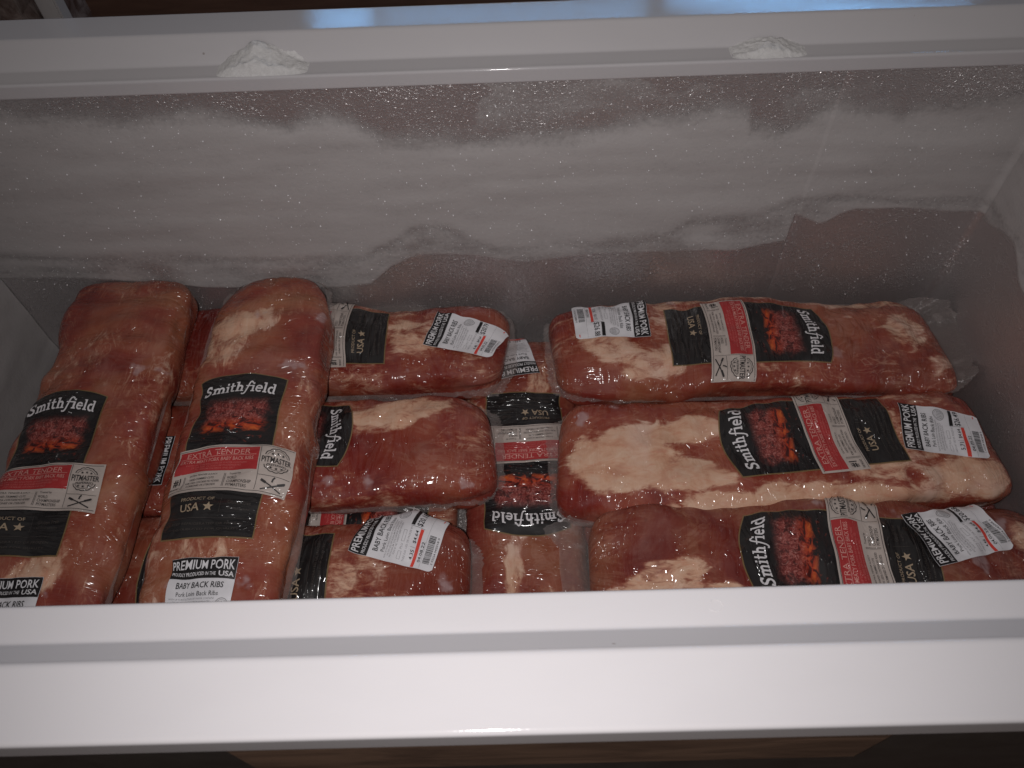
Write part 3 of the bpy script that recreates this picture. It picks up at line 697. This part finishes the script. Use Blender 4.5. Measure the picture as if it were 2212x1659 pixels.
def rib_package(label, cx, cy, z0, heading, L, W, T, seed, fat=(), lab=None, stick=None, ends=(.012, .012), side=.006, tilt=0, rollx=0, detail=True, tone=(1, 1, 1), lift=(0, 0), **kw):
    """heading: direction (deg from +X) of the printed label's top"""
    pk = Pack(L, W, T, seed, **kw)
    root = empty('rib_package', (cx, cy, z0), (R(tilt), R(rollx), R(heading-90)))
    tag(root, label, 'meat package', GROUP)
    ns, nphi = (130, 84) if detail else (70, 40)
    S_ = L/2*.998*np.sin(np.linspace(-1, 1, ns)*math.pi/2)*.45+L/2*.998*np.linspace(-1, 1, ns)*.55
    ph = pk.phi(np.linspace(pk.a_tab[0], pk.a_tab[-1], nphi+1)); ph[0], ph[-1] = pk.ph_tab[0], pk.ph_tab[-1]
    SS, PP = np.meshgrid(S_, ph, indexing='ij'); P = pk.raw(SS, PP, True)
    A = np.interp(PP, pk.ph_tab, pk.a_tab)
    idx = np.arange(ns*(nphi+1)).reshape(ns, nphi+1)
    F_ = np.stack([idx[:-1, :-1], idx[:-1, 1:], idx[1:, 1:], idx[1:, :-1]], -1).reshape(-1, 4).tolist()
    Pl = P.reshape(-1, 3).tolist(); uv = np.stack([SS, A], -1).reshape(-1, 2).tolist()
    fa = blob_fat(SS+.004*fbm(SS*50, A*50, seed, 3), A+.004*fbm(SS*50, A*50, seed+9, 3), fat).reshape(-1).tolist()
    for e in (0, ns-1):   # closed ends
        k = len(Pl); ring_ = idx[e, :]
        c = P[e].mean(0); Pl.append(c.tolist()); uv.append([float(S_[e]), 0]); fa.append(.2)
        for j in range(nphi):
            F_.append((ring_[j], ring_[j+1], k) if e else (ring_[j+1], ring_[j], k))
    o = meshobj('meat', Pl, F_, MEAT, root, uvs={'film': uv}); o.color = (*tone, 1)
    at = o.data.attributes.new('fat', 'FLOAT', 'POINT'); at.data.foreach_set('value', np.array(fa, dtype=np.float32))
    film_edge(pk, root, ends[0], ends[1], side, seed, lift=lift)
    if lab: printed_label(pk, root, lab)
    if stick: price_sticker(pk, root, stick[0], *stick[1:5], crumple=stick[5] if len(stick) > 5 else .0004, seed=int(seed*10))
    return root

# ------------------------------------------------------------------ the packages
# bottom layer
for cx, cy, sd in ((-.285, .520, 31), (-.285, .205, 33), (.272, .515, 34), (.272, .215, 36)):
    rib_package({31: 'bottom-layer meat package along the rear wall beneath the crossing packs', 33: 'bottom-layer meat package beneath the front rim and the crossing packs',
                 34: 'bottom-layer meat package along the rear wall, under the pack with FEB 06 2022 sticker', 36: 'bottom-layer meat package beneath front rim, under the pack with crumpled sticker'}[sd],
                cx, cy, FLOOR, 0, .43, .125, .050, sd, detail=False)
rib_package('bottom-layer package whose red picture shows through a narrow gap between two packs above', -.285, .362, FLOOR, 0, .43, .125, .050, 32.0,
            lab=(.100, .0, 0), stick=((-.078, .030, 0), '21.15', '4.56', '4.64', '04.05.22'), fat=[(.19, .0, .03, .05, 0, .6)])
rib_package('bottom-layer plain meat package under the $26.49 pack', .272, .365, FLOOR, 180, .43, .125, .050, 35.0)
rib_package('front-to-rear package lowest in the middle, lettering upside down toward the rear wall', -.001, .362, FLOOR, -90, .43, .120, .060, 6.0, tone=(.95, 1.15, 1.15),
            lab=(-.040, -.004, 0), stick=((-.184, .014, -10), '21.11', '4.55', '4.64', '04.05.22', .0008), ends=(.008, .012),
            fat=[(.075, .012, .06, .010, 8, .85), (.14, -.03, .05, .02, 0, .5), (-.15, -.03, .05, .02, 30, .6), (-.12, .05, .05, .02, 0, .5)])
# second layer
rib_package('rib package with $20.79 sticker lying against the rear wall under the crossing packs', -.232, .537, -.338, 180, .436, .125, .056, 3.0, tone=(.88, .78, .74),
            lab=(.002, .004, 0), stick=((-.171, .006, 13), '20.79', '4.48', '4.64', '04.05.22'), ends=(.013, .012), lift=(.008, 0), taper=(.86, 1.04), skew=(-.18, 0), side=.008,
            fat=[(-.115, .004, .045, .030, 25, .75), (-.10, .035, .07, .012, 0, .5), (-.18, -.03, .04, .012, 40, .45), (-.05, .06, .12, .012, 0, .5)])
rib_package('rib package between two price-stickered packs, only its wordmark end showing beside the crossing pack', -.247, .404, -.338, 0, .436, .128, .056, 4.0, tone=(.92, .74, .74),
            lab=(-.013, -.016, 2), stick=((-.147, .012, 0), '20.46', '4.41', '4.64', '04.05.22'), ends=(.012, .012), taper=(1.05, .92), skew=(0, .12), side=.007,
            fat=[(.12, -.035, .065, .022, -10, .9), (.20, .0, .012, .03, 0, .5), (.16, .045, .06, .012, 0, .35)])
rib_package('rib package with $20.18 sticker tucked under the front rim', -.268, .262, -.338, 179, .432, .128, .056, 5.0, tone=(.80, .68, .66),
            lab=(-.002, .004, -1), stick=((-.150, .040, 14), '20.18', '4.35', '4.64', '04.08.22'), ends=(.013, .012),
            fat=[(-.11, .01, .035, .045, 20, .62), (-.13, -.03, .04, .025, 0, .5), (-.19, .05, .02, .03, 0, .3)])
rib_package('rib package with $26.88 sticker lying along the rear wall, wordmark toward the end wall', .250, .521, -.338, -1, .428, .128, .061, 7.0, tone=(.96, .95, .92),
            lab=(-.001, -.002, 0), stick=((-.147, -.027, 0), '26.88', '5.20', '5.17', 'FEB 06 2022'), ends=(.011, .026), lift=(.004, .022), tilt=0, skew=(.12, .16), ke=9.0,
            fat=[(-.150, .015, .05, .022, 35, .85), (-.10, .035, .05, .022, -20, .85), (-.09, -.035, .02, .03, 10, .7), (.17, -.01, .025, .03, 30, .8), (.13, -.058, .10, .010, 0, .8), (0.0, -.062, .2, .008, 0, .7), (.20, .04, .02, .03, 0, .6)])
rib_package('rib package with $26.49 sticker and large cream fat patch, between two parallel packs', .253, .386, -.338, 181.5, .438, .132, .062, 8.0, tone=(1.0, .9, .85),
            lab=(-.030, .010, -3), stick=((-.162, .006, 11), '26.49', '5.71', '4.64', '04.05.22'), ends=(.007, .016), lift=(0, .004), ke=9.5, skew=(.1, -.12),
            fat=[(.155, -.012, .055, .034, 5, 1.3), (.10, .020, .085, .014, -4, 1.1), (.10, -.030, .05, .02, 0, 1.1), (-.02, -.062, .14, .020, 0, 1.15), (-.17, -.045, .05, .025, 0, 1.0), (-.10, .0, .12, .045, 0, .75), (-.15, .055, .05, .012, 20, .6)])
rib_package('rib package with crumpled $20.68 sticker under the front rim beside the end wall', .272, .262, -.338, 178, .428, .132, .062, 9.0, tone=(.80, .84, .80),
            lab=(-.006, .004, 2), stick=((-.118, .030, -18), '20.68', '4.46', '4.64', '04.05.22', .0011), ends=(.006, .036), lift=(0, .012), taper=(1, .86),
            fat=[(.15, -.02, .05, .016, -20, .85), (.10, -.04, .06, .015, 10, .8), (-.19, .03, .025, .03, 20, .75), (-.17, -.01, .03, .02, 0, .4)])
# top layer, crossing from front to rear
rib_package('topmost crossing package with whole printed label facing up and sticker at front rim', -.267, .386, -.286, 90.0, .440, .127, .057, 2.0, tone=(1.12, 1.45, 1.35),
            lab=(-.020, -.007, 1), stick=((-.166, -.002, 0), '20.88', '4.50', '4.64', '04.05.22'), ends=(.010, .006), lump=.0024, side=.007, ke=5.0,
            fat=[(.135, -.030, .055, .022, 70, .9), (.11, -.045, .04, .03, 0, .8), (-.115, -.01, .02, .04, 0, .6), (.17, .03, .03, .02, 0, .3), (-.02, .05, .14, .012, 0, .45)])
rib_package('topmost crossing package nearest the frosted end wall, label partly round its side', -.423, .382, -.286, 90.5, .446, .130, .057, 1.0, tone=(1.12, 1.5, 1.4),
            lab=(-.028, -.020, 0), stick=((-.174, -.010, 0), '20.97', '4.52', '4.64', '04.05.22'), ends=(.010, .008), lump=.0030,
            fat=[(-.13, .005, .035, .02, 60, .85), (.10, -.02, .05, .03, 30, .45), (.02, .05, .12, .012, 0, .35)])

# ------------------------------------------------------------------ things behind the freezer
post = box('white_post', -.745, -.713, 1.2, 1.23, FZ, .35, POSTM, bev=.003)
tag(post, 'plain white upright post standing behind the freezer', 'post')
bm = bmesh.new(); bmesh.ops.create_cube(bm, size=1)
for v in bm.verts: v.co = Vector((-.97+(v.co.x+.5)*.215, 1.17+(v.co.y+.5)*.2, FZ+(v.co.z+.5)*1.0))
bmesh.ops.subdivide_edges(bm, edges=bm.edges[:], cuts=28, use_grid_fill=True)
for v in bm.verts:
    d = .014*float(fbm(v.co.x*26, v.co.z*30, v.co.y*26, 3)); v.co += Vector((d*.6, -abs(d)*1.0, d*.8))
    if v.co.z < FZ: v.co.z = FZ
me = bpy.data.meshes.new('wrapped_bundle'); bm.to_mesh(me); bm.free(); me.materials.append(WRAPM)
tag(link(bpy.data.objects.new('wrapped_bundle', me)), 'dark bundle wrapped in shiny crinkled clear plastic beside the white post', 'bundle')

# a stray curled hair on the front rim ledge
cuv = bpy.data.curves.new('hair', 'CURVE'); cuv.dimensions = '3D'; cuv.bevel_depth = .00011; cuv.bevel_resolution = 1
sp = cuv.splines.new('POLY'); hp = [(.094+.0035*math.cos(R(a))*(1-a/900), .1300+.0030*math.sin(R(a)), .0002) for a in range(-150, 170, 16)]; sp.points.add(len(hp)-1)
for q, c in zip(sp.points, hp): q.co = (*c, 1)
ho = bpy.data.objects.new('hair', cuv); COL.objects.link(ho); dg = bpy.context.evaluated_depsgraph_get()
hm = bpy.data.meshes.new_from_object(ho.evaluated_get(dg)); bpy.data.objects.remove(ho); hm.materials.clear(); hm.materials.append(POSTM)
tag(link(bpy.data.objects.new('stray_hair', hm)), 'tiny curled hair lying on the white front rim ledge', 'hair')

scene.render.engine = 'CYCLES'
